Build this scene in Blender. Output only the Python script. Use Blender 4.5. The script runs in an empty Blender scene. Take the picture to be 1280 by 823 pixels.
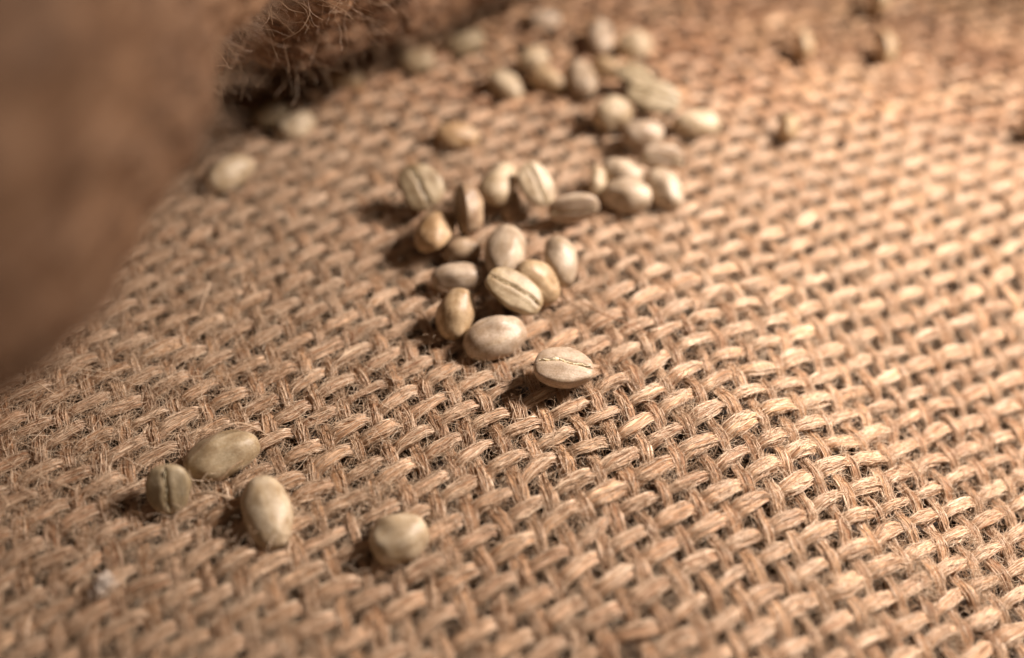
import bpy, math, random
import numpy as np
from mathutils import Matrix, Vector
rng = np.random.default_rng(11)
random.seed(11)
S = 0.001                                   # everything below is measured in millimetres
sc = bpy.context.scene

# ------------------------------------------------------------------ camera
cam = bpy.data.objects.new('camera', bpy.data.cameras.new('camera'))
sc.collection.objects.link(cam)
cam.location = (0, 0, 0.100)
cam.rotation_euler = (math.radians(90 - 46), 0, 0)
cam.data.sensor_width = 36
cam.data.lens = 36 * 1250 / 1280
cam.data.clip_start = 0.002
cam.data.clip_end = 20
cam.data.dof.use_dof = True
cam.data.dof.focus_distance = 0.1265
cam.data.dof.aperture_fstop = 6.3
sc.camera = cam

# ------------------------------------------------------------------ light
w = bpy.data.worlds.new('World'); sc.world = w; w.use_nodes = True
bg = w.node_tree.nodes['Background']
bg.inputs[0].default_value = (1.0, 0.76, 0.56, 1); bg.inputs[1].default_value = 0.10
def lamp(name, loc, aim, size, power, col):
    l = bpy.data.lights.new(name, 'AREA'); l.shape = 'DISK'; l.size = size; l.energy = power; l.color = col; l.spread = math.radians(74)
    o = bpy.data.objects.new(name, l); sc.collection.objects.link(o); o.location = loc
    o.rotation_euler = (Vector(aim) - Vector(loc)).to_track_quat('-Z', 'Y').to_euler()
    return o
lamp('window_light', (0.186, 0.155, 0.162), (0.050, 0.105, 0.0), 0.060, 0.305, (1.0, 0.88, 0.775))
vs = sc.view_settings
vs.view_transform = 'Standard'; vs.look = 'None'; vs.exposure = 0; vs.gamma = 1; vs.use_curve_mapping = False
sc.cycles.max_bounces = 6; sc.cycles.diffuse_bounces = 2; sc.cycles.glossy_bounces = 2
sc.cycles.transmission_bounces = 2; sc.cycles.transparent_max_bounces = 4
sc.cycles.use_denoising = True
sc.cycles_curves.shape = 'RIBBONS'

# ------------------------------------------------------------------ helpers
def link(o, parent=None):
    sc.collection.objects.link(o)
    if parent: o.parent = parent
    return o
def tag(o, label=None, cat=None, group=None, kind=None):
    if label: o['label'] = label
    if cat: o['category'] = cat
    if group: o['group'] = group
    if kind: o['kind'] = kind
    return o
def empty(name, loc=(0, 0, 0)):
    o = bpy.data.objects.new(name, None); o.location = loc; o.empty_display_size = .01
    return link(o)
def mesh(name, V, Q, mat, uv=None, parent=None, tris=None):
    """V in millimetres, Q an (n,4) array of quads (tris an (m,3) array)."""
    me = bpy.data.meshes.new(name)
    V = np.asarray(V, np.float32) * S
    Q = np.asarray(Q, np.int32).reshape(-1, 4)
    T = np.zeros((0, 3), np.int32) if tris is None else np.asarray(tris, np.int32)
    me.vertices.add(len(V)); me.vertices.foreach_set('co', V.ravel())
    idx = np.concatenate([Q.ravel(), T.ravel()])
    st = np.concatenate([np.arange(len(Q)) * 4, len(Q) * 4 + np.arange(len(T)) * 3])
    me.loops.add(len(idx)); me.loops.foreach_set('vertex_index', idx)
    me.polygons.add(len(st)); me.polygons.foreach_set('loop_start', st.astype(np.int32))
    me.polygons.foreach_set('use_smooth', np.ones(len(st), bool))
    if uv is not None:
        l = me.uv_layers.new(name='UVMap')
        l.data.foreach_set('uv', np.asarray(uv, np.float32)[idx].ravel())
    me.update(calc_edges=True); me.validate()
    if mat: me.materials.append(mat)
    o = bpy.data.objects.new(name, me)
    return link(o, parent)
def grid_quads(n, m, wrap=True):
    """rings n, around m"""
    a = np.arange(n - 1)[:, None]; b = np.arange(m if wrap else m - 1)[None]
    b2 = (b + 1) % m
    return np.stack([a * m + b, a * m + b2, (a + 1) * m + b2, (a + 1) * m + b], -1).reshape(-1, 4)
def sm(a, b, x):
    t = np.clip((x - a) / (b - a), 0, 1); return t * t * (3 - 2 * t)
def unit(v): return v / np.maximum(np.linalg.norm(v, axis=-1, keepdims=True), 1e-9)
def smooth_noise(n, step, rng=rng):
    """1-D value noise of n samples with a knot every `step` samples"""
    k = max(int(n / step) + 4, 4); v = rng.normal(size=k)
    t = np.arange(n) / step; i = t.astype(int); f = t - i; f = f * f * (3 - 2 * f)
    return v[i] * (1 - f) + v[i + 1] * f

# ------------------------------------------------------------------ materials
def new_mat(name):
    m = bpy.data.materials.new(name); m.use_nodes = True
    nt = m.node_tree; nt.nodes.clear()
    out = nt.nodes.new('ShaderNodeOutputMaterial'); b = nt.nodes.new('ShaderNodeBsdfPrincipled')
    nt.links.new(b.outputs[0], out.inputs[0])
    return m, nt, b
def N(nt, t, **kw):
    n = nt.nodes.new(t)
    for k, v in kw.items():
        if k.startswith('_'): setattr(n, k[1:], v)
        else: n.inputs[k.replace('__', ' ')].default_value = v
    return n
def ramp(nt, fac, stops):
    r = nt.nodes.new('ShaderNodeValToRGB'); e = r.color_ramp.elements
    e[0].position, e[0].color = stops[0][0], (*stops[0][1], 1); e[1].position, e[1].color = stops[-1][0], (*stops[-1][1], 1)
    for p, c in stops[1:-1]:
        x = e.new(p); x.color = (*c, 1)
    nt.links.new(fac, r.inputs[0]); return r.outputs[0]
def mix(nt, f, a, b, mode='MIX'):
    m = nt.nodes.new('ShaderNodeMix'); m.data_type = 'RGBA'; m.blend_type = mode
    for s, v in ((0, f), (6, a), (7, b)):
        if hasattr(v, 'is_linked') or hasattr(v, 'links'): nt.links.new(v, m.inputs[s])
        else: m.inputs[s].default_value = v if s == 0 else (*v, 1)
    return m.outputs[2]
def jute(name, dark, mid, light, bump=.35, patch=((.84, .76, .72), (1, .98, .96), (1.06, 1.08, 1.04))):
    m, nt, b = new_mat(name); L = nt.links.new
    tc = nt.nodes.new('ShaderNodeTexCoord'); oi = nt.nodes.new('ShaderNodeObjectInfo')
    mp = N(nt, 'ShaderNodeMapping'); mp.inputs['Scale'].default_value = (.28, 5.5, 1)
    L(tc.outputs['UV'], mp.inputs[0])
    off = nt.nodes.new('ShaderNodeCombineXYZ'); mu = N(nt, 'ShaderNodeMath', _operation='MULTIPLY'); mu.inputs[1].default_value = 400
    L(oi.outputs['Random'], mu.inputs[0]); L(mu.outputs[0], off.inputs[0]); L(mu.outputs[0], off.inputs[2]); L(off.outputs[0], mp.inputs['Location'])
    n1 = N(nt, 'ShaderNodeTexNoise', Scale=1.0, Detail=5.0, Roughness=.65); L(mp.outputs[0], n1.inputs['Vector'])
    n2 = N(nt, 'ShaderNodeTexNoise', Scale=220.0, Detail=3.0); L(tc.outputs['Object'], n2.inputs['Vector'])
    n3 = N(nt, 'ShaderNodeTexNoise', Scale=38.0, Detail=2.0); L(tc.outputs['Object'], n3.inputs['Vector'])
    mp2 = N(nt, 'ShaderNodeMapping'); mp2.inputs['Scale'].default_value = (.22, 1.9, 1)
    L(tc.outputs['UV'], mp2.inputs[0]); L(off.outputs[0], mp2.inputs['Location'])
    n4 = N(nt, 'ShaderNodeTexNoise', Scale=1.0, Detail=2.0); L(mp2.outputs[0], n4.inputs['Vector'])
    av = N(nt, 'ShaderNodeMath', _operation='MULTIPLY_ADD'); av.inputs[1].default_value = .55; L(n4.outputs[0], av.inputs[0])
    hf = N(nt, 'ShaderNodeMath', _operation='MULTIPLY'); hf.inputs[1].default_value = .5; L(n1.outputs[0], hf.inputs[0]); L(hf.outputs[0], av.inputs[2])
    col = ramp(nt, av.outputs[0], [(.37, dark), (.50, mid), (.63, light)])
    pat = ramp(nt, n2.outputs[0], [(.35, (.74, .68, .62)), (.6, (1.08, 1.06, 1.02))])
    col = mix(nt, 1.0, col, pat, 'MULTIPLY')
    pat3 = ramp(nt, n3.outputs[0], [(.32, patch[0]), (.5, patch[1]), (.68, patch[2])])
    col = mix(nt, 1.0, col, pat3, 'MULTIPLY')
    th = ramp(nt, oi.outputs['Random'], [(0, (.78, .73, .70)), (.5, (1, 1, 1)), (1, (1.08, 1.06, 1.0))])
    col = mix(nt, 1.0, col, th, 'MULTIPLY')
    L(col, b.inputs['Base Color'])
    b.inputs['Roughness'].default_value = .65; b.inputs['Specular IOR Level'].default_value = .25
    bp = N(nt, 'ShaderNodeBump', Strength=bump, Distance=.00025); L(n1.outputs[0], bp.inputs['Height']); L(bp.outputs[0], b.inputs['Normal'])
    return m
TH_D, TH_M, TH_L = (.22, .11, .058), (.51, .315, .20), (.88, .65, .49)
M_WEFT = jute('jute_weft', TH_D, TH_M, TH_L, .6)
M_WARP = jute('jute_warp', (.17, .085, .045), (.40, .235, .14), (.62, .41, .27), .6)  # browner than the weft: shade between the bars put into its colour
def hair_mat(name, c1, c2):
    m, nt, b = new_mat(name)
    hi = nt.nodes.new('ShaderNodeHairInfo')
    c = ramp(nt, hi.outputs['Random'], [(0, c1), (1, c2)])
    nt.links.new(c, b.inputs['Base Color']); b.inputs['Roughness'].default_value = .4
    b.inputs['Specular IOR Level'].default_value = .5
    return m
M_FIB = hair_mat('jute_fibre', (.36, .205, .115), (.86, .66, .48))
M_FUZZ = hair_mat('jute_fuzz', (.46, .28, .16), (.90, .72, .54))
M_GAP = hair_mat('gap_fuzz_shaded', (.20, .115, .065), (.58, .40, .26))  # darker copy of the fuzz colours, painting in the shade between threads
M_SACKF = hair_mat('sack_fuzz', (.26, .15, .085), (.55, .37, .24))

# ------------------------------------------------------------------ the cloth's form
CI = np.array([30.7587, 7.7733, 0.3284, -2.5353, 0.7695, 0.3901, 0.6128, -1.2618, 0.1417])
CJ = np.array([18.091, -27.2513, -1.6319, -1.313, 0.843, 0.4783, -0.3549, -0.8614, 0.5874])
def relief(X, Y):
    d = np.clip(X - 15, 0, 33); e = np.maximum(X - 48, 0)
    z = (-0.0065 * d * d - 0.33 * e / (1 + e / 80)) * (1 - 0.75 * sm(85, 135, Y))
    z = z + .35 * np.sin(X / 17 + .4) * np.sin(Y / 13 + 1) + .22 * np.sin(X / 7.1 + Y / 9)
    dip = lambda x, y, r, a: -a * np.exp(-((X - x) ** 2 + (Y - y) ** 2) / r ** 2)
    return z + dip(-41, 67, 8, .8) + dip(78, 72, 9, -1.2)
def basis(x, y): return np.stack([x, y, x * x, x * y, y * y, x ** 3, x * x * y, x * y * y, y ** 3], -1)
def cloth_xy(i, j):
    """thread numbers (warp i, weft j) -> millimetres"""
    i = i + .05; j = j - .357
    det = CI[0] * CJ[1] - CI[1] * CJ[0]
    x = (i * CJ[1] - CI[1] * j) / det; y = (CI[0] * j - CJ[0] * i) / det
    for _ in range(14):
        B = basis(x, y); fi = B @ CI - i; fj = B @ CJ - j
        one = np.ones_like(x); z = np.zeros_like(x)
        gx = np.stack([one, z, 2 * x, y, z, 3 * x * x, 2 * x * y, y * y, z], -1)
        gy = np.stack([z, one, z, x, 2 * y, z, x * x, 2 * x * y, 3 * y * y], -1)
        a, b, c, d = gx @ CI, gy @ CI, gx @ CJ, gy @ CJ
        D = a * d - b * c; D = np.where(np.abs(D) < 40, 40 * np.sign(D + 1e-9), D)
        x = np.clip(x - np.clip((d * fi - b * fj) / D, -.5, .5), -3, 3); y = np.clip(y - np.clip((a * fj - c * fi) / D, -.5, .5), -3, 4)
    ok = (np.abs(basis(x, y) @ CI - i) < .02) & (np.abs(basis(x, y) @ CJ - j) < .02)
    x = x * 100; y = y * 100
    return x + .2 * np.sin(y / 4.3 + x / 9) + .12 * np.sin(x / 3.1 - y / 11), y + .2 * np.sin(x / 5.2 + 2 + y / 13) + .1 * np.sin(y / 3.7 + x / 6), ok
X0, X1, Y0, Y1 = -130, 152, 24, 250
wob = {}
def wobble(kind, k, s):
    """slow sideways wander, slubs and height wander of one thread, as functions of its own parameter"""
    key = (kind, k)
    if key not in wob:
        r = np.random.default_rng(1000 + k * 2 + (7 if kind == 'warp' else 0) + 400)
        wob[key] = (r.normal(size=400) * .075, r.normal(size=400) * .16, r.normal(size=400) * .07, r.normal() * .10, r.uniform(0, 6.28))
    a, b, c, d, ph = wob[key]
    def ev(v, st):
        t = (s + 110) / st; i = np.clip(t.astype(int), 0, 398); f = t - i; f = f * f * (3 - 2 * f)
        return v[i] * (1 - f) + v[i + 1] * f
    return ev(a, 1.7), ev(b, 1.3) + d, ev(c, 1.1), ph
HW = {'weft': (.70, .44), 'warp': (.74, .27)}
def centre(kind, k, s):
    side, wid, hgt, ph = wobble(kind, int(k), s)
    if kind == 'weft':
        x, y, ok = cloth_xy(s, k + side); c = np.cos(np.pi * (s + k + 1))
        z = .36 * np.tanh(2.8 * (c + .50)) / .97
    else:
        x, y, ok = cloth_xy(k + side, s); c = -np.cos(np.pi * (s + k + 1))
        z = .40 * np.tanh(2.2 * (c - .34)) / .97 - .10
    p = np.stack([x, y, relief(x, y) + z + hgt * 1.5], -1)
    # bars are fattest where they lie on top
    fat = (1 + wid + .10 * c) * (1 + .14 * sm(100, 165, y))
    return p, fat, ph, ok
def frame(kind, k, s):
    p, fat, ph, ok = centre(kind, k, s)
    e = .04
    a, _, _, _ = centre(kind, k, s - e); b, _, _, _ = centre(kind, k, s + e)
    T = unit(b - a)
    x, y = p[..., 0], p[..., 1]
    nx = -(relief(x + .5, y) - relief(x - .5, y)); ny = -(relief(x, y + .5) - relief(x, y - .5))
    up = unit(np.stack([nx, ny, np.ones_like(nx)], -1))
    Sd = unit(np.cross(T, up)); Nn = np.cross(Sd, T)
    return p, T, Sd, Nn, fat, ph, ok
LOBES = {'weft': 4, 'warp': 4}
def section(kind, k, s, th, fat, ph, extra=0.):
    hw, hh = HW[kind]
    g = .58 * (np.abs(np.cos(LOBES[kind] * .5 * th + ph + s * .16 * (1 if kind == 'weft' else 3) + .5 * np.sin(s * 1.7 + ph * 3))) - .66) + .05 * np.cos(9 * th + 2 * ph - s * .9)
    ct, st = np.cos(th), np.sin(th)
    a = hw * fat * (1 + g) * np.sign(ct) * np.abs(ct) ** .9 + extra * ct
    b = hh * (1 + (fat - 1) * .5) * (1 + g) * st + extra * st
    return a, b
cloth = empty('burlap_cloth')
tag(cloth, 'coarse open weave tan jute burlap spread out under all the coffee beans', 'cloth')
def thread(kind, k):
    s = np.arange(-100, 100, .125)
    x, y, ok = cloth_xy(s if kind == 'weft' else np.full_like(s, k), np.full_like(s, k) if kind == 'weft' else s)
    ins = ok & (x > X0) & (x < X1) & (y > Y0) & (y < Y1)
    if ins.sum() < 8: return None
    lo, hi = s[ins].min(), s[ins].max()
    # coarser rings far back
    ss = [lo]; xs = np.interp(0, [0], [0])
    yy = y; 
    step = np.where(yy > 150, .17, .125)
    d = np.interp
    cum = lo
    pts = []
    while cum < hi:
        pts.append(cum); cum += float(np.interp(cum, s, step))
    s = np.array(pts); n = len(s)
    if n < 8: return None
    m = 16
    p, T, Sd, Nn, fat, ph, ok = frame(kind, k, s)
    th = np.linspace(0, 2 * np.pi, m, endpoint=False)[None] + 0 * s[:, None]
    a, b = section(kind, k, s[:, None], th, fat[:, None], ph)
    jit = rng.normal(size=(n, m, 1)) * .028
    V = p[:, None] + Sd[:, None] * (a[..., None] * (1 + jit)) + Nn[:, None] * (b[..., None] * (1 + jit))
    uv = np.stack([np.repeat(np.cumsum(np.r_[0, np.linalg.norm(np.diff(p, axis=0), axis=1)]), m), np.tile(np.arange(m) / m * 5 , n)], -1)
    # seam: mirror the round coordinate so that both ends meet
    vv = np.abs((np.arange(m) / m) * 2 - 1) * 3.0
    uv[:, 1] = np.tile(vv, n); uv[:, 0] += k * 17.3
    uv[:, 1] += uv[:, 0] * .12
    return mesh(kind + '_thread', V.reshape(-1, 3), grid_quads(n, m)[:, ::-1], M_WEFT if kind == 'weft' else M_WARP, uv, cloth)
grid_x, grid_y = np.meshgrid(np.linspace(X0, X1, 40) / 100, np.linspace(Y0, Y1, 40) / 100)
BB = basis(grid_x.ravel(), grid_y.ravel()); gi, gj = BB @ CI, BB @ CJ
nth = 0
for k in range(int(gj.min()), int(gj.max()) + 1):
    nth += thread('weft', k) is not None
for k in range(int(gi.min()), int(gi.max()) + 1):
    nth += thread('warp', k) is not None
print('threads', nth)

# ------------------------------------------------------------------ fibres
def hair(name, P, rad, mat, parent=None):
    """P (n, k, 3) in millimetres, rad (n, k) in millimetres: real fibres as one object"""
    n, k, _ = P.shape
    hc = bpy.data.hair_curves.new(name); hc.add_curves([k] * n)
    hc.attributes['position'].data.foreach_set('vector', (P * S).astype(np.float32).ravel())
    at = hc.attributes.get('radius') or hc.attributes.new('radius', 'FLOAT', 'POINT')
    at.data.foreach_set('value', (rad * S).astype(np.float32).ravel())
    hc.materials.append(mat)
    o = bpy.data.objects.new(name, hc); link(o, parent); o['kind'] = 'stuff'
    return o
def pick_nodes(n, box, power=0):
    """random (i, j) inside a rectangle of the cloth, in millimetres"""
    x = rng.uniform(box[0], box[1], n); y = rng.uniform(box[2], box[3], n)
    B = basis(x / 100, y / 100)
    return B @ CI - .05, B @ CJ + .357, x, y
def lying_fibres(n, box, lmin, lmax, K=8):
    out = []; 
    i, j, x, y = pick_nodes(n, box)
    isw = rng.random(n) < .58
    for kind in ('weft', 'warp'):
        sel = isw if kind == 'weft' else ~isw
        a, bq = (i[sel], j[sel]) if kind == 'weft' else (j[sel], i[sel])
        k = np.round(bq).astype(int); ln = rng.uniform(lmin, lmax, sel.sum()) / 3.6
        th0 = rng.uniform(-.15, np.pi + .15, sel.sum()); dth = rng.normal(size=sel.sum()) * .5
        lift0 = np.abs(rng.normal(size=sel.sum())) * .05 + .02
        t = np.linspace(0, 1, K)
        for kk in np.unique(k):
            q = np.where(k == kk)[0]
            s = a[q][:, None] + ln[q][:, None] * (t[None] - .5)
            p, T, Sd, Nn, fat, ph, ok = frame(kind, kk, s)
            th = th0[q][:, None] + dth[q][:, None] * (t[None] - .5) + rng.normal(size=(len(q), K)) * .05
            endlift = (np.abs(2 * t - 1) ** 4)[None] * np.abs(rng.normal(size=(len(q), 1))) * .28
            A, Bv = section(kind, kk, s, th, fat, ph, lift0[q][:, None] + endlift)
            P = p + Sd * A[..., None] + Nn * Bv[..., None]
            g = ok.all(axis=1); out.append(P[g])
    return np.concatenate(out)
box = (-105, 100, 36, 150)
P = lying_fibres(70000, box, 3.0, 9.0)
r = rng.uniform(.022, .055, (len(P), 1)) * np.array([.35, .8, 1, 1, 1, 1, .8, .35])[None]
hair('lying_fibres', P, r, M_FIB, cloth)
P = lying_fibres(4500, (-110, 110, 34, 170), 3.0, 8.0)
r = rng.uniform(.07, .17, (len(P), 1)) * np.array([.3, .75, 1, 1, 1, 1, .75, .3])[None]
hair('coarse_fibres', P, r, M_FIB, cloth)
def fuzz(n, box, lmin, lmax, K=9, curl=.55, z0=(-.5, 1.0), wgt=None):
    i, j, x, y = pick_nodes(n, box)
    if wgt is not None:
        q = rng.random(n) < wgt(x, y); x, y = x[q], y[q]; n = len(x)
    p = np.stack([x, y, relief(x, y) + rng.uniform(z0[0], z0[1], n)], -1)
    d = unit(rng.normal(size=(n, 3)) * np.array([1, 1, .45]) + np.array([0, 0, .12]))
    L = rng.uniform(lmin, lmax, (n, 1)) * rng.uniform(.4, 1, (n, 1)) / K
    ax = unit(rng.normal(size=(n, 3)))
    pts = [p]
    for _ in range(K - 1):
        d = unit(d + np.cross(ax, d) * curl * .5 + rng.normal(size=(n, 3)) * curl * .35)
        p = p + d * L
        p = p.copy(); lim = relief(p[:, 0], p[:, 1]); p[:, 2] = np.clip(p[:, 2], lim - 1.2, lim + 2.6)
        pts.append(p)
    return np.stack(pts, 1)
left = lambda x, y: .5 + .5 * sm(10, -55, x)
P = fuzz(85000, (-100, 100, 36, 140), 2, 7, wgt=left)
hair('loose_fuzz', P, rng.uniform(.013, .030, (len(P), 1)) * np.linspace(1, .6, 9)[None], M_FUZZ, cloth)
P = fuzz(2600, (-100, 70, 36, 120), 4, 10, z0=(.4, 1.0), curl=.16, wgt=lambda x, y: .12 + .88 * sm(0, -50, x))
hair('stray_hairs', P, rng.uniform(.024, .042, (len(P), 1)) * np.linspace(1, .5, 9)[None], M_FUZZ, cloth)
# matted tufts
nc = 300
cxx = rng.uniform(-100, 100, nc); cyy = rng.uniform(36, 135, nc)
keep = rng.random(nc) < left(cxx, cyy); cxx, cyy = cxx[keep], cyy[keep]; nc = len(cxx)
m_ = 70; K = 8
px_ = np.repeat(cxx, m_) + rng.normal(size=nc * m_) * np.repeat(rng.uniform(.4, 1.3, nc), m_)
py_ = np.repeat(cyy, m_) + rng.normal(size=nc * m_) * np.repeat(rng.uniform(.4, 1.1, nc), m_)
p = np.stack([px_, py_, relief(px_, py_) + rng.uniform(.1, 1.0, nc * m_)], -1)
d = unit(rng.normal(size=p.shape) * [1, 1, .35]); ax = unit(rng.normal(size=p.shape)); Lh = rng.uniform(.8, 3.2, (len(p), 1)) / K; pts = [p]
for _ in range(K - 1):
    d = unit(d + np.cross(ax, d) * .5 + rng.normal(size=p.shape) * .3); p = p + d * Lh; p[:, 2] = np.clip(p[:, 2], relief(p[:, 0], p[:, 1]) - .3, relief(p[:, 0], p[:, 1]) + 1.5); pts.append(p)
hair('matted_tufts', np.stack(pts, 1), rng.uniform(.012, .026, (len(p), 1)) * np.linspace(1, .7, K)[None], M_FUZZ, cloth)
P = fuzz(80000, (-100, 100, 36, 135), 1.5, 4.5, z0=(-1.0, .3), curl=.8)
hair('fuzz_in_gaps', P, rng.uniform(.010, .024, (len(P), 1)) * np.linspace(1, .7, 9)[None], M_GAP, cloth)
P = fuzz(12000, (-125, 135, 135, 225), 2, 5, z0=(-.8, .2), curl=.8)
hair('far_fuzz', P, rng.uniform(.02, .04, (len(P), 1)) * np.linspace(1, .7, 9)[None], M_FUZZ, cloth)

# ------------------------------------------------------------------ dark sheet added under the weave, the holes' shade put into its colour
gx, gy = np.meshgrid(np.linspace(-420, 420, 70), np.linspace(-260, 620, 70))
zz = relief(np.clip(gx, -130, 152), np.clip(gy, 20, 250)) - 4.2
m_under, nt, b = new_mat('under_weave_shade')
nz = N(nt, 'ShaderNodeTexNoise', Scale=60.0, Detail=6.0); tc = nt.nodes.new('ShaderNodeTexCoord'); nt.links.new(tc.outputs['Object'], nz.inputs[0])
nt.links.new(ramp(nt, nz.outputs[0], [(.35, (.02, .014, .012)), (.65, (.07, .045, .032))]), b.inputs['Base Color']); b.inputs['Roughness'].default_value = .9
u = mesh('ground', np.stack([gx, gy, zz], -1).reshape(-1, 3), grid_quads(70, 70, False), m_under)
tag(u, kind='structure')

def BASE_RELIEF(X, Y):
    d = min(max(X - 15, 0), 33); e = max(X - 48, 0)
    return (-0.0065 * d * d - 0.33 * e / (1 + e / 80)) * (1 - 0.75 * float(sm(85, 135, Y)))
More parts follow.
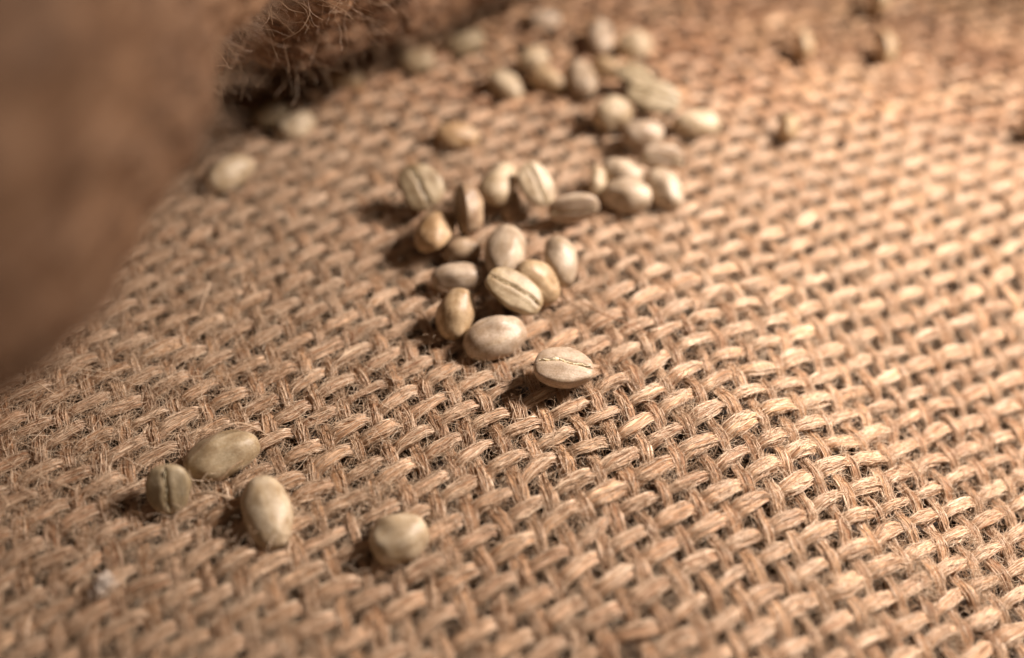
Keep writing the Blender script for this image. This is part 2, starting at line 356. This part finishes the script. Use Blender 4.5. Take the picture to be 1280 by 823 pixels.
# centre x, y, z, length, width, thickness (mm), long axis, outward normal of the flat face, colour, label
BEANS=[
(6.65, 86.18, 2.76, 7.71, 6.04, 3.99, (0.997, -0.037, -0.062), (0.06, -0.05, 0.997), 'ivory', 'pale ivory bean alone below the cluster, its ragged cream crease facing up'),
(-2.26, 92.69, 2.86, 8.95, 6.04, 3.98, (0.905, 0.423, 0.036), (-0.095, 0.286, -0.953), 'ivory', 'large smooth pale bean lying crossways as the lowest of the main cluster'),
(-7.73, 96.15, 3.65, 7.44, 5.18, 3.42, (0.237, 0.828, 0.509), (0.043, 0.514, -0.857), 'tan', 'matt grainy beige bean standing upright at the left foot of the main cluster'),
(0.11, 98.77, 4.9, 8.57, 5.14, 3.39, (0.836, -0.335, -0.435), (0.289, -0.405, 0.867), 'olive', 'long olive bean slanting across the cluster with a thin pale crease line'),
(-7.86, 104.44, 2.92, 7.56, 4.58, 3.2, (0.993, 0.113, 0.034), (0.0, 0.287, -0.958), 'ivory', 'smooth pale bean lying level at the left side of the cluster above the upright one'),
(3.91, 101.74, 4.21, 7.67, 5.68, 3.75, (0.724, -0.132, -0.677), (-0.619, 0.309, -0.722), 'tan', 'warm tan rounded bean tucked behind the long olive creased bean'),
(-1.03, 107.61, 5.12, 9.26, 6.11, 4.03, (0.174, 0.969, 0.176), (-0.098, 0.195, -0.976), 'grey', 'large rosy grey upright bean in the middle of the cluster, bright along its right'),
(-7.41, 110.73, 2.68, 5.91, 4.47, 3.2, (0.986, 0.162, 0.032), (0.0, 0.196, -0.981), 'brown', 'small dull brown-grey bean in shade left of the large rosy grey one'),
(-11.52, 112.89, 4.83, 8.69, 5.54, 3.65, (0.246, 0.969, -0.029), (0.349, -0.116, -0.93), 'orange', 'squarish orange-tan bean at the left edge of the cluster'),
(-6.15, 115.4, 5.95, 7.71, 6.13, 4.05, (0.129, -0.821, -0.556), (-0.937, -0.285, 0.204), 'brown', 'bean on edge with its dark flat side to the left and a lit curved rim'),
(-14.14, 122.4, 4.5, 7.28, 6.55, 4.33, (0.574, -0.58, -0.579), (0.108, -0.647, 0.755), 'olive', 'round olive-cream bean with dark crease at the upper left corner of the cluster'),
(-1.61, 123.65, 4.77, 9.44, 5.66, 3.74, (0.34, 0.939, -0.053), (-0.444, 0.111, -0.889), 'cream', 'slim bright cream bean leaning right beside the flat oblong one'),
(3.55, 122.12, 5.02, 7.3, 5.03, 3.32, (0.469, -0.648, -0.6), (0.21, -0.578, 0.788), 'cream', 'flat oblong cream bean with a pale furrow, leaning left'),
(0.0, 121.47, 1.95, 5.54, 3.33, 2.66, (0.078, 0.955, 0.286), (0.0, 0.287, -0.958), 'brown', 'small shaded pinkish-brown bean wedged between two leaning cream beans'),
(9.24, 119.0, 3.64, 7.88, 4.73, 3.2, (0.984, 0.105, 0.141), (0.082, -0.983, 0.164), 'ivory', 'elongated pale bean with its crease along the lower edge, right of the shaded gap'),
(13.49, 125.14, 3.77, 5.06, 3.2, 2.56, (0.075, 0.697, 0.713), (-0.995, 0.0, 0.105), 'cream', 'thin bright crescent of a bean on edge behind the elongated pale one'),
(7.4, 105.88, 4.37, 7.69, 5.34, 3.52, (0.13, -0.911, -0.391), (-0.693, 0.198, -0.693), 'grey', 'greyish bean at the right side of the cluster, its left side in shade'),
(17.87, 123.23, 3.38, 7.77, 5.76, 3.8, (0.997, -0.081, -0.016), (0.0, 0.196, -0.981), 'grey', 'plump grey bean in front of a similar one at the foot of the upper heap'),
(17.29, 126.88, 4.78, 6.8, 5.13, 3.39, (0.933, -0.353, -0.071), (0.0, 0.196, -0.981), 'grey', 'grey bean lying directly behind the plump grey bean of the upper heap'),
(24.2, 125.27, 3.05, 7.88, 5.31, 3.5, (0.365, -0.896, -0.252), (-0.192, 0.192, -0.962), 'grey', 'grey-white bean pointing down at the right foot of the upper heap'),
(23.64, 130.45, 5.08, 7.17, 4.3, 3.2, (0.984, 0.098, -0.15), (0.136, -0.953, 0.272), 'ivory', 'pale bean on its side with brown crease line in the middle of the upper heap'),
(21.69, 138.49, 3.91, 7.03, 5.1, 3.37, (0.979, 0.201, 0.04), (0.0, 0.196, -0.981), 'ivory', 'light bean lying below the flat greenish ones of the upper heap'),
(16.94, 144.43, 3.99, 6.82, 6.14, 4.05, (0.839, 0.522, 0.157), (0.0, 0.287, -0.958), 'cream', 'nearly round yellowish bean at the left edge of the upper heap'),
(23.91, 146.9, 4.43, 9.5, 5.7, 3.76, (0.969, -0.144, -0.199), (0.101, -0.504, 0.858), 'green', 'flat greenish bean with open crease on top of the upper heap'),
(21.57, 155.03, 3.1, 6.99, 4.57, 3.2, (0.897, -0.42, -0.14), (0.0, -0.316, 0.949), 'green', 'dull greenish bean behind the flat creased one on the upper heap'),
(31.55, 143.46, 2.24, 8.55, 5.13, 3.39, (0.953, 0.252, -0.165), (-0.195, 0.098, -0.976), 'cream', 'bright cream bean on its own at the right edge of the upper heap'),
(12.42, 156.21, 2.85, 8.63, 5.73, 3.78, (0.256, -0.955, -0.147), (-0.195, 0.098, -0.976), 'grey', 'grey egg-shaped bean standing upright behind the round yellowish one'),
(-1.14, 155.55, 2.28, 7.52, 5.13, 3.38, (0.704, -0.679, -0.209), (-0.195, 0.098, -0.976), 'cream', 'pale bean slanting down right at the left end of the far group'),
(6.59, 156.67, 2.4, 7.3, 4.38, 3.2, (0.831, -0.512, -0.217), (-0.195, 0.098, -0.976), 'tan', 'tan bean slanting below the bright tan one in the far group'),
(3.78, 161.77, 3.71, 5.79, 5.0, 3.3, (0.907, 0.419, 0.042), (0.0, 0.1, -0.995), 'cream', 'small bright tan bean topmost in the left of the far group'),
(16.84, 169.93, 2.9, 9.45, 5.67, 3.74, (0.08, 0.995, 0.067), (-0.37, 0.092, -0.925), 'ivory', 'white bean standing upright beside the dark shadow at the back'),
(22.71, 167.96, 2.54, 6.82, 5.99, 3.95, (0.907, 0.419, 0.042), (0.0, 0.1, -0.995), 'cream', 'round cream bean right of the upright white one at the back'),
(6.2, 177.71, 2.06, 6.86, 4.63, 3.2, (0.976, 0.218, 0.022), (0.0, 0.1, -0.995), 'ivory', 'blurred whitish bean furthest back of all in front of the sack roll shade'),
(16.99, 160.11, 2.25, 5.85, 4.06, 3.2, (0.976, -0.218, -0.022), (0.0, 0.1, -0.995), 'tan', 'small tan bean between the grey egg-shaped bean and the round cream one'),
(-8.76, 170.45, 2.1, 7.74, 4.64, 3.2, (0.901, 0.424, 0.085), (0.0, 0.196, -0.981), 'green', 'yellowish bean lying by the foot of the sack roll, right one of two'),
(-17.69, 163.94, 2.09, 6.8, 4.7, 3.2, (0.979, 0.201, 0.04), (0.0, 0.196, -0.981), 'olive', 'yellowish bean lying by the foot of the sack roll, left one of two'),
(-30.19, 157.24, 2.05, 6.59, 3.95, 3.16, (0.997, 0.081, 0.016), (0.0, 0.196, -0.981), 'tan', 'dim tan bean half under the sack roll'),
(-41.63, 145.75, 2.79, 6.35, 5.71, 3.77, (0.825, 0.555, 0.111), (0.0, 0.196, -0.981), 'olive', 'round dim bean left of the bright one near the sack roll'),
(-36.85, 142.64, 2.32, 7.06, 4.87, 3.21, (0.845, 0.524, 0.105), (0.0, 0.196, -0.981), 'cream', 'bright cream bean just under the sack roll with a round dim one at its left'),
(-44.98, 128.84, 2.36, 8.82, 5.29, 3.49, (0.684, 0.73, 0.014), (-0.276, 0.276, -0.921), 'cream', 'lone bright oval bean slanting at the far left beside the sack roll'),
(-9.09, 139.4, 2.31, 7.57, 4.8, 3.2, (0.949, 0.167, -0.268), (-0.286, 0.095, -0.953), 'orange', 'lone orange-brown bean with a long shadow left of the upper heap'),
(-35.58, 73.95, 2.03, 9.37, 5.62, 3.71, (0.87, 0.491, 0.049), (0.0, 0.1, -0.995), 'olive', 'large olive bean lying crossways at the top of the near left group'),
(-40.51, 68.62, 2.57, 5.95, 5.28, 3.48, (-0.103, 0.575, 0.812), (0.159, -0.796, 0.584), 'green', 'olive bean split by an upright crease at the left end of the near left group'),
(-28.37, 65.46, 2.13, 9.56, 5.73, 3.78, (0.338, -0.933, -0.127), (-0.099, 0.099, -0.99), 'cream', 'cream oval bean pointing down, right one of the near left group of three'),
(-12.86, 61.93, 2.43, 6.75, 5.97, 3.94, (0.907, 0.419, 0.042), (0.0, 0.1, -0.995), 'cream', 'round pale bean nearest the viewer, on its own'),
(55.69, 170.93, 0.65, 5.81, 4.74, 3.2, (-0.036, 0.711, 0.702), (-0.994, -0.099, 0.05), 'tan', 'blurred tan bean on edge far right, its shadow short and square'),
(72.04, 172.07, -0.18, 6.5, 4.78, 3.2, (0.046, -0.776, -0.629), (-0.994, -0.099, 0.05), 'tan', 'blurred tan bean on edge slanting at the far right with a pointed shadow'),
(47.49, 143.6, 0.85, 4.8, 4.11, 3.2, (0.041, -0.742, -0.67), (-0.994, -0.099, 0.05), 'tan', 'small tan bean with a dark shadow, alone right of the bright cream bean'),
(74.89, 189.56, 0.15, 6.64, 5.6, 3.69, (-0.023, 0.621, 0.784), (-0.994, -0.099, 0.05), 'tan', 'tan bean with a dark shadow, cut by the top edge of the picture'),
(91.75, 147.05, -1.03, 5.63, 4.78, 3.2, (-0.033, 0.689, 0.724), (-0.994, -0.099, 0.05), 'tan', 'bean at the right border of which mostly the shadow shows'),
]
STRANDS=[(0.09, 'thin brown fibre lying on the weave right of the main bean cluster', 'b', [(9.24, 100.9, 1.6), (12.34, 97.24, 2.4), (15.95, 96.02, 1.59), (19.91, 94.15, 0.85)]), (0.07, 'long pale fibre at the left border of the picture, level with the near left beans', 'p', [(-62.41, 72.87, 2.5), (-57.47, 70.29, 2.8), (-54.01, 69.22, 2.2), (-51.45, 68.59, 1.3)]), (0.08, 'short stiff pale fibre standing off the weave at the upper left near the sack', 'p', [(-60.95, 84.19, 3.0), (-59.73, 83.62, 2.4), (-58.76, 83.39, 1.4)]), (0.1, 'rosy straight fibre piece leaning on the weave left of the main cluster', 'p', [(-42.65, 102.81, 3.2), (-43.06, 100.72, 2.4), (-43.66, 98.12, 1.2)]), (0.08, 'pale curved fibre beside the near left group of beans', 'p', [(-60.16, 67.65, 2.0), (-58.51, 66.04, 2.4), (-58.88, 65.1, 2.0), (-57.6, 65.06, 1.4)]), (0.16, 'thick pale bent fibre running between the split bean and the oval bean', 'p', [(-37.78, 67.84, 1.4), (-35.5, 67.74, 2.2), (-33.28, 67.21, 2.0), (-31.5, 67.42, 1.2)]), (0.07, 'fine pale fibre crossing just above the large olive bean', 'p', [(-38.44, 72.5, 3.0), (-34.1, 75.07, 5.6), (-32.05, 77.01, 3.0), (-29.18, 75.9, 1.4)])]
LINT=(-44.76, 56.04, 1.6)

# ------------------------------------------------------------------ the rolled sack lip
ctrl = np.array([(200, 470, 24), (134, 370, 24), (69, 292, 24), (23, 236, 24), (-8, 192, 25), (-32.5, 156, 31.5), (-44.5, 127, 42),
                 (-43.4, 97, 54.5), (-43, 70, 62.5), (-45.5, 50, 65), (-57, 36, 65.5), (-90, 5, 58), (-150, -20, 50)], float)
def spline(P, n):
    t = np.linspace(0, len(P) - 1.0001, n); i = t.astype(int); f = (t - i)[:, None]
    g = lambda k: P[np.clip(k, 0, len(P) - 1)]
    a, b, c, d = g(i - 1), g(i), g(i + 1), g(i + 2)
    return .5 * (2 * b + (c - a) * f + (2 * a - 5 * b + 4 * c - d) * f ** 2 + (3 * b - a - 3 * c + d) * f ** 3)
cl = spline(ctrl, 4000); acc = np.r_[0, np.cumsum(np.linalg.norm(np.diff(cl, axis=0), axis=1))]
NL, NA = 720, 200
sl = np.linspace(0, acc[-1], NL)
cl = np.stack([np.interp(sl, acc, cl[:, q]) for q in range(3)], -1)
Tn = unit(np.gradient(cl, axis=0)); upv = np.array([0, 0, 1.])
Sn = unit(np.cross(Tn, upv)); Un = np.cross(Sn, Tn)
def sack_r(s, th):
    r = 24 - 3.2 * sm(320, 385, s) - 1.3 * sm(420, 470, s) - 13 * sm(410, 440, s) * (.75 * np.exp(-((th - 1.95 - .25 * np.sin(s / 13)) / .30) ** 2) + .7 * (sm(.2, .6, th) - sm(1.75, 2.2, th - .25 * np.sin(s / 13)))) + 2.6 * np.sin(s / 17 + 2 * th + 2) + 1.3 * np.sin(s / 11 - 3 * th + 1) + 2.2 * np.cos(2 * th + s / 60) + .7 * np.sin(s / 5 + 5 * th)
    fold = -4.5 * np.exp(-((((th * 24 / 3.0 - s / 9 + 3) % 26) - 13) / 2.6) ** 2)
    return r + fold
th = np.linspace(0, 2 * np.pi, NA, endpoint=False)
SS, TT = np.meshgrid(sl, th, indexing='ij')
a = SS / 3.7 + 3 * np.sin(TT) * .3; c = TT * 24 / 3.7
wv = np.cos(np.pi * a) * np.cos(np.pi * c)
wv = .9 * np.abs(np.cos(np.pi * a * .5 + np.pi / 2 * np.floor(c))) * np.abs(np.sin(np.pi * c)) ** .6
r = sack_r(SS, TT) + wv * 1.1 + rng.normal(size=SS.shape) * .12
V = cl[:, None] + Sn[:, None] * (np.cos(TT) * r)[..., None] + Un[:, None] * (np.sin(TT) * r)[..., None]
sack = empty('burlap_sack', (0, 0, 0))
tag(sack, 'rolled fuzzy lip of a brown burlap sack rising out of focus at the upper left', 'sack')
M_SACK = jute('sack_jute', (.07, .036, .021), (.185, .108, .068), (.28, .176, .117), .9, ((.42, .33, .28), (1, .96, .93), (1.35, 1.3, 1.22)))  # colours lowered to stand for the weaker light on the lip
uv = np.stack([SS.ravel(), np.abs(TT.ravel() - np.pi) * 6], -1)
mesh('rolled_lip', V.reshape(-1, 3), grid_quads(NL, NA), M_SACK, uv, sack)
# the sack's side going down from under the lip
nv = 30
tt = np.linspace(0, 1, nv)
off = np.stack([-Sn[:, 0], -Sn[:, 1], 0 * Sn[:, 0]], -1)
if (off[NL // 2] @ np.array([1, .2, 0])) > 0: off = -off
W = cl[:, None] + off[:, None] * (19 + 5 * tt[None, :, None] + 2 * np.sin(sl / 14)[:, None, None]) + np.array([0, 0, 1.]) * 0
W[..., 2] = cl[:, None, 2] * (1 - tt[None]) + (-3.5) * tt[None]
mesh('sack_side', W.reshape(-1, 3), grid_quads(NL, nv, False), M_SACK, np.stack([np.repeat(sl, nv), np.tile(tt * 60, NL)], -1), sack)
n = 34000
si = rng.integers(int(NL * .25), NL, n); ta = rng.uniform(0, 2 * np.pi, n)
rr = sack_r(sl[si], ta) + .3
nrm = Sn[si] * np.cos(ta)[:, None] + Un[si] * np.sin(ta)[:, None]
p = cl[si] + nrm * rr[:, None]
d = unit(nrm * .8 + rng.normal(size=(n, 3)) * .9); ax = unit(rng.normal(size=(n, 3)))
K = 9; L = (rng.gamma(2.0, 1.6, (n, 1)) + 1) / K; pts = [p]
for _ in range(K - 1):
    d = unit(d + np.cross(ax, d) * (.26 * rng.random((n, 1)) ** 2) + rng.normal(size=(n, 3)) * .16 + np.array([0, 0, -.04])); p = p + d * L; pts.append(p)
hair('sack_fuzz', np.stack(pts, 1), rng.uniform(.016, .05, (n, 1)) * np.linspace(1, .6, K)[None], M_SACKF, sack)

# a few long single fibres that stand out
def strand(pts, rad, label, mat):
    P = spline(np.array(pts, float), 40); T = unit(np.gradient(P, axis=0)); s = unit(np.cross(T, [0, 0, 1.])); u = np.cross(s, T)
    a = np.linspace(0, 2 * np.pi, 6, endpoint=False); R = rad * np.interp(np.linspace(0, 1, 40), [0, .1, .8, 1], [.3, 1, .9, .2])
    V = P[:, None] + (s[:, None] * np.cos(a)[None, :, None] + u[:, None] * np.sin(a)[None, :, None]) * R[:, None, None]
    o = mesh('jute_strand', V.reshape(-1, 3), grid_quads(40, 6), mat)
    return tag(o, label, 'strand', 'single jute fibres lying loose')
m_br, nt, b = new_mat('strand_brown'); b.inputs['Base Color'].default_value = (.34, .17, .085, 1); b.inputs['Roughness'].default_value = .5
m_pa, nt, b = new_mat('strand_pale'); b.inputs['Base Color'].default_value = (.72, .52, .36, 1); b.inputs['Roughness'].default_value = .45
for rad, label, mat, pts in STRANDS: strand(pts, rad, label, mat == 'b' and m_br or m_pa)

# a pale bit of lint caught in the weave
lp = []
for q in range(60):
    c0 = np.array(LINT) + rng.normal(size=3) * [.45, .55, .25]; d0 = unit(rng.normal(size=3)); a0 = unit(rng.normal(size=3)); pp = [c0]
    for _ in range(7):
        d0 = unit(d0 + np.cross(a0, d0) * .7 + rng.normal(size=3) * .2); pp.append(pp[-1] + d0 * .16)
    lp.append(np.array(pp))
m_l, nt, b = new_mat('lint_white'); b.inputs['Base Color'].default_value = (.80, .70, .62, 1); b.inputs['Roughness'].default_value = .7
VV, QQ = [], []; aa = np.linspace(0, 2 * np.pi, 4, endpoint=False)
for P_ in lp:
    T_ = unit(np.gradient(P_, axis=0)); s_ = unit(np.cross(T_, [.1, .2, 1.])); u_ = np.cross(s_, T_)
    v_ = P_[:, None] + (s_[:, None] * np.cos(aa)[None, :, None] + u_[:, None] * np.sin(aa)[None, :, None]) * .07
    QQ.append(grid_quads(len(P_), 4) + sum(len(x) for x in VV)); VV.append(v_.reshape(-1, 3))
tag(mesh('lint', np.concatenate(VV), np.concatenate(QQ), m_l), 'tiny blurred tuft of whitish lint on the weave near the lower left corner', 'lint')

# ------------------------------------------------------------------ beans
PAL = {'ivory': ((.50, .395, .31), (.62, .52, .42)), 'tan': ((.48, .35, .22), (.62, .48, .32)), 'olive': ((.41, .32, .21), (.55, .455, .32)),
       'green': ((.40, .33, .225), (.53, .45, .325)), 'grey': ((.46, .37, .285), (.60, .50, .395)), 'brown': ((.34, .24, .165), (.46, .345, .24)),
       'orange': ((.46, .31, .18), (.60, .44, .28)), 'cream': ((.54, .435, .31), (.68, .58, .44))}
MB = {}
for nm, (c1, c2) in PAL.items():
    c1 = tuple(a * k for a, k in zip(c1, (.92, .88, .84))); c2 = tuple(a * k for a, k in zip(c2, (1.0, .97, .94)))
    m, nt, b = new_mat('bean_' + nm); L = nt.links.new
    tc = nt.nodes.new('ShaderNodeTexCoord'); oi = nt.nodes.new('ShaderNodeObjectInfo')
    ad = N(nt, 'ShaderNodeVectorMath', _operation='ADD'); L(tc.outputs['Object'], ad.inputs[0]); L(oi.outputs['Random'], ad.inputs[1])
    n1 = N(nt, 'ShaderNodeTexNoise', Scale=420.0, Detail=6.0, Roughness=.6); L(ad.outputs[0], n1.inputs[0])
    n2 = N(nt, 'ShaderNodeTexNoise', Scale=4200.0, Detail=3.0, Roughness=.7); L(ad.outputs[0], n2.inputs[0])
    mp = N(nt, 'ShaderNodeMapping'); mp.inputs['Scale'].default_value = (280, 1500, 1500); L(ad.outputs[0], mp.inputs[0])
    n3 = N(nt, 'ShaderNodeTexNoise', Scale=1.0, Detail=4.0); L(mp.outputs[0], n3.inputs[0])
    col = ramp(nt, n1.outputs[0], [(.32, tuple(a * k for a, k in zip(c1, (.86, .83, .76)))), (.45, c1), (.62, c2)])
    col = mix(nt, 1.0, col, ramp(nt, n2.outputs[0], [(.3, (.76, .71, .64)), (.62, (1.05, 1.05, 1.05))]), 'MULTIPLY')
    col = mix(nt, 1.0, col, ramp(nt, n3.outputs[0], [(.30, (.88, .83, .75)), (.5, (1, 1, 1))]), 'MULTIPLY')
    at = N(nt, 'ShaderNodeAttribute', _attribute_name='rim')
    col = mix(nt, at.outputs['Fac'], col, (c1[0] * .85, c1[1] * .74, c1[2] * .60))
    L(col, b.inputs['Base Color'])
    b.inputs['Roughness'].default_value = .42; b.inputs['Specular IOR Level'].default_value = .42
    b.inputs['Subsurface Weight'].default_value = .06; b.inputs['Subsurface Radius'].default_value = (1, .6, .3); b.inputs['Subsurface Scale'].default_value = .0008
    rr_ = nt.nodes.new('ShaderNodeMapRange'); L(n1.outputs[0], rr_.inputs[0]); rr_.inputs[3].default_value = .30; rr_.inputs[4].default_value = .56; L(rr_.outputs[0], b.inputs['Roughness'])
    b1 = N(nt, 'ShaderNodeBump', Strength=.55, Distance=.00016); L(n3.outputs[0], b1.inputs['Height'])
    b2 = N(nt, 'ShaderNodeBump', Strength=.55, Distance=.00006); L(n2.outputs[0], b2.inputs['Height']); L(b1.outputs[0], b2.inputs['Normal']); L(b2.outputs[0], b.inputs['Normal'])
    MB[nm] = m
m_skin, nt, b = new_mat('silverskin')
nz = N(nt, 'ShaderNodeTexNoise', Scale=2500.0, Detail=3.0); tc = nt.nodes.new('ShaderNodeTexCoord'); nt.links.new(tc.outputs['Object'], nz.inputs[0])
nt.links.new(ramp(nt, nz.outputs[0], [(.35, (.66, .50, .28)), (.6, (.90, .80, .58))]), b.inputs['Base Color']); b.inputs['Roughness'].default_value = .45

def bean_mesh(L, W, T, seed, nu=46, nv=72):
    """flat face towards -z, long axis x, millimetres, centred"""
    r = np.random.default_rng(seed)
    u = np.linspace(0.02, np.pi - .02, nu)[:, None]; v = np.linspace(0, 2 * np.pi, nv, endpoint=False)[None]
    # denser where the crease runs
    v = v + .10 * np.sin(2 * v)
    x = -np.cos(u) + 0 * v; rad = np.sin(u) ** r.uniform(.66, .82)
    cy_, sz = np.cos(v), np.sin(v)
    y = rad * np.sign(cy_) * np.abs(cy_) ** .95
    zt = rad * sz
    up = sz > 0
    z = np.where(up, zt * (1 - .04 * x), -.36 * rad ** .7 * np.abs(sz) ** .42)
    y = y * (1 - r.uniform(-.10, .10) * x - r.uniform(.0, .10) * x * x)
    y = y + r.uniform(-.13, .13) * (x * x - .4) * (1 - .4 * np.abs(y)); amp = .10 if seed == 50 else r.uniform(.05, .11) * r.choice([-1, 1]); y0 = y.mean(1, keepdims=True) + amp * np.sin(2.4 * x + r.uniform(-.4, .4)) + .02 * np.sin(9 * x)
    d = y - y0; win = np.clip(1 - np.abs(x) ** 6, 0, 1)
    gw = .045 + .012 * np.sin(5 * x + seed)
    lower = ~up
    z = z + np.where(lower, .17 * np.exp(-(d / gw) ** 2) * win - .04 * np.exp(-((np.abs(d) - .24) / .16) ** 2) * win, 0)
    # the cut carries on over the tips a little
    # irregularities
    for q in range(8):
        k = unit(r.normal(size=3)); f = r.uniform(1.5, 4.5); p = r.uniform(0, 6.28); a = r.uniform(.006, .022)
        g = 1 + a * np.sin(f * (k[0] * x + k[1] * y + k[2] * z) * 2 + p)
        y = y * g; z = z * g
    for q in range(6):
        c = unit(r.normal(size=3)); c[2] = abs(c[2]); dd = (x - c[0]) ** 2 + (y - c[1]) ** 2 + (z - c[2]) ** 2
        g = 1 - r.uniform(.02, .09) * np.exp(-dd / r.uniform(.06, .2)); y = y * g; z = z * g
    rim = np.where(lower, np.exp(-(d / (gw * .8)) ** 2) * win, 0)
    tip = np.exp(-((np.abs(x) - 1) / .05) ** 2) * .3 * r.random()
    z = z - .32
    V = np.stack([x * L / 2, y * W / 2, z * T / 1.36], -1).reshape(-1, 3)
    Q = grid_quads(nu, nv)
    n0 = len(V)
    V = np.concatenate([V, [V[:nv].mean(0) - [L * .004, 0, 0]], [V[-nv:].mean(0) + [L * .004, 0, 0]]])
    b = np.arange(nv); b2 = (b + 1) % nv
    tr = np.concatenate([np.stack([np.full(nv, n0), b2, b], -1), np.stack([np.full(nv, n0 + 1), (nu - 1) * nv + b, (nu - 1) * nv + b2], -1)])
    R_ = np.r_[(rim + tip).ravel(), 0, 0]
    return V, Q, tr, R_, amp, r
for q, (X, Y, Z, Lb, Wb, Tb, dx, nf, pal, label) in enumerate(BEANS):
    V, Q, tr, rim, amp, r = bean_mesh(Lb, Wb, Tb, 50 + q)
    o = mesh('coffee_bean', V, Q, MB[pal], None, None, tr)
    at = o.data.attributes.new('rim', 'FLOAT', 'POINT'); at.data.foreach_set('value', rim.astype(np.float32))
    ex = np.array(dx); ex /= np.linalg.norm(ex); ez = -np.array(nf); ez = ez - ex * (ez @ ex); ez /= np.linalg.norm(ez); ey = np.cross(ez, ex)
    z_on = Z + float(relief(np.array(X), np.array(Y))) - BASE_RELIEF(X, Y)
    M = Matrix(((ex[0], ey[0], ez[0], X * S), (ex[1], ey[1], ez[1], Y * S), (ex[2], ey[2], ez[2], z_on * S), (0, 0, 0, 1)))
    o.matrix_world = M
    tag(o, label, 'coffee bean', 'green coffee beans scattered on the burlap')
    if nf[2] > -.4 and Y < 150:          # crease in sight: the papery skin caught in it
        ns = 60; x = np.linspace(-.86, .86, ns)
        # follow the groove by looking up the mesh: nearest lower vertices
        low = V[:-2].reshape(46, 72, 3)
        path = []
        for xv in x:
            k = int(np.argmin(np.abs(low[:, 0, 0] - xv * Lb / 2))); row = low[k]; R_ = rim[:-2].reshape(46, 72)[k]
            c = row[int(np.argmax(R_))]; path.append((xv * Lb / 2, c[1]))
        path = np.array(path); kern = np.ones(7) / 7
        py_ = np.convolve(np.pad(path[:, 1], 3, mode='edge'), kern, 'valid')
        wv_ = (.10 + .16 * np.abs(smooth_noise(ns, 4, r))) * np.interp(x, [-.86, -.6, .6, .86], [.3, 1, 1, .3]) * (1.5 if q == 0 else .55)
        zt_ = np.median(low[20:26].reshape(-1, 3)[:, 2][rim[:-2].reshape(46, 72)[20:26].ravel() < .05][-60:]) if False else V[:, 2].min()
        z1 = zt_ + .16 + smooth_noise(ns, 3, r) * .07
        yy1 = py_ - wv_ + r.normal(size=ns) * .03; yy2 = py_ + wv_ * .4 + r.normal(size=ns) * .03
        P1 = np.stack([path[:, 0], yy1, z1 + .12], -1); P2 = np.stack([path[:, 0], py_, z1 + .02 - np.abs(r.normal(size=ns)) * .10], -1)
        P3 = np.stack([path[:, 0], yy2, z1 + .2], -1)
        VV = np.stack([P1, P2, P3], 1); VV2 = VV + np.array([0, 0, .06])
        VV = np.concatenate([VV, VV2[:, ::-1]], 1)
        sk = mesh('silverskin', VV.reshape(-1, 3), grid_quads(ns, 6), m_skin)
        sk.parent = o
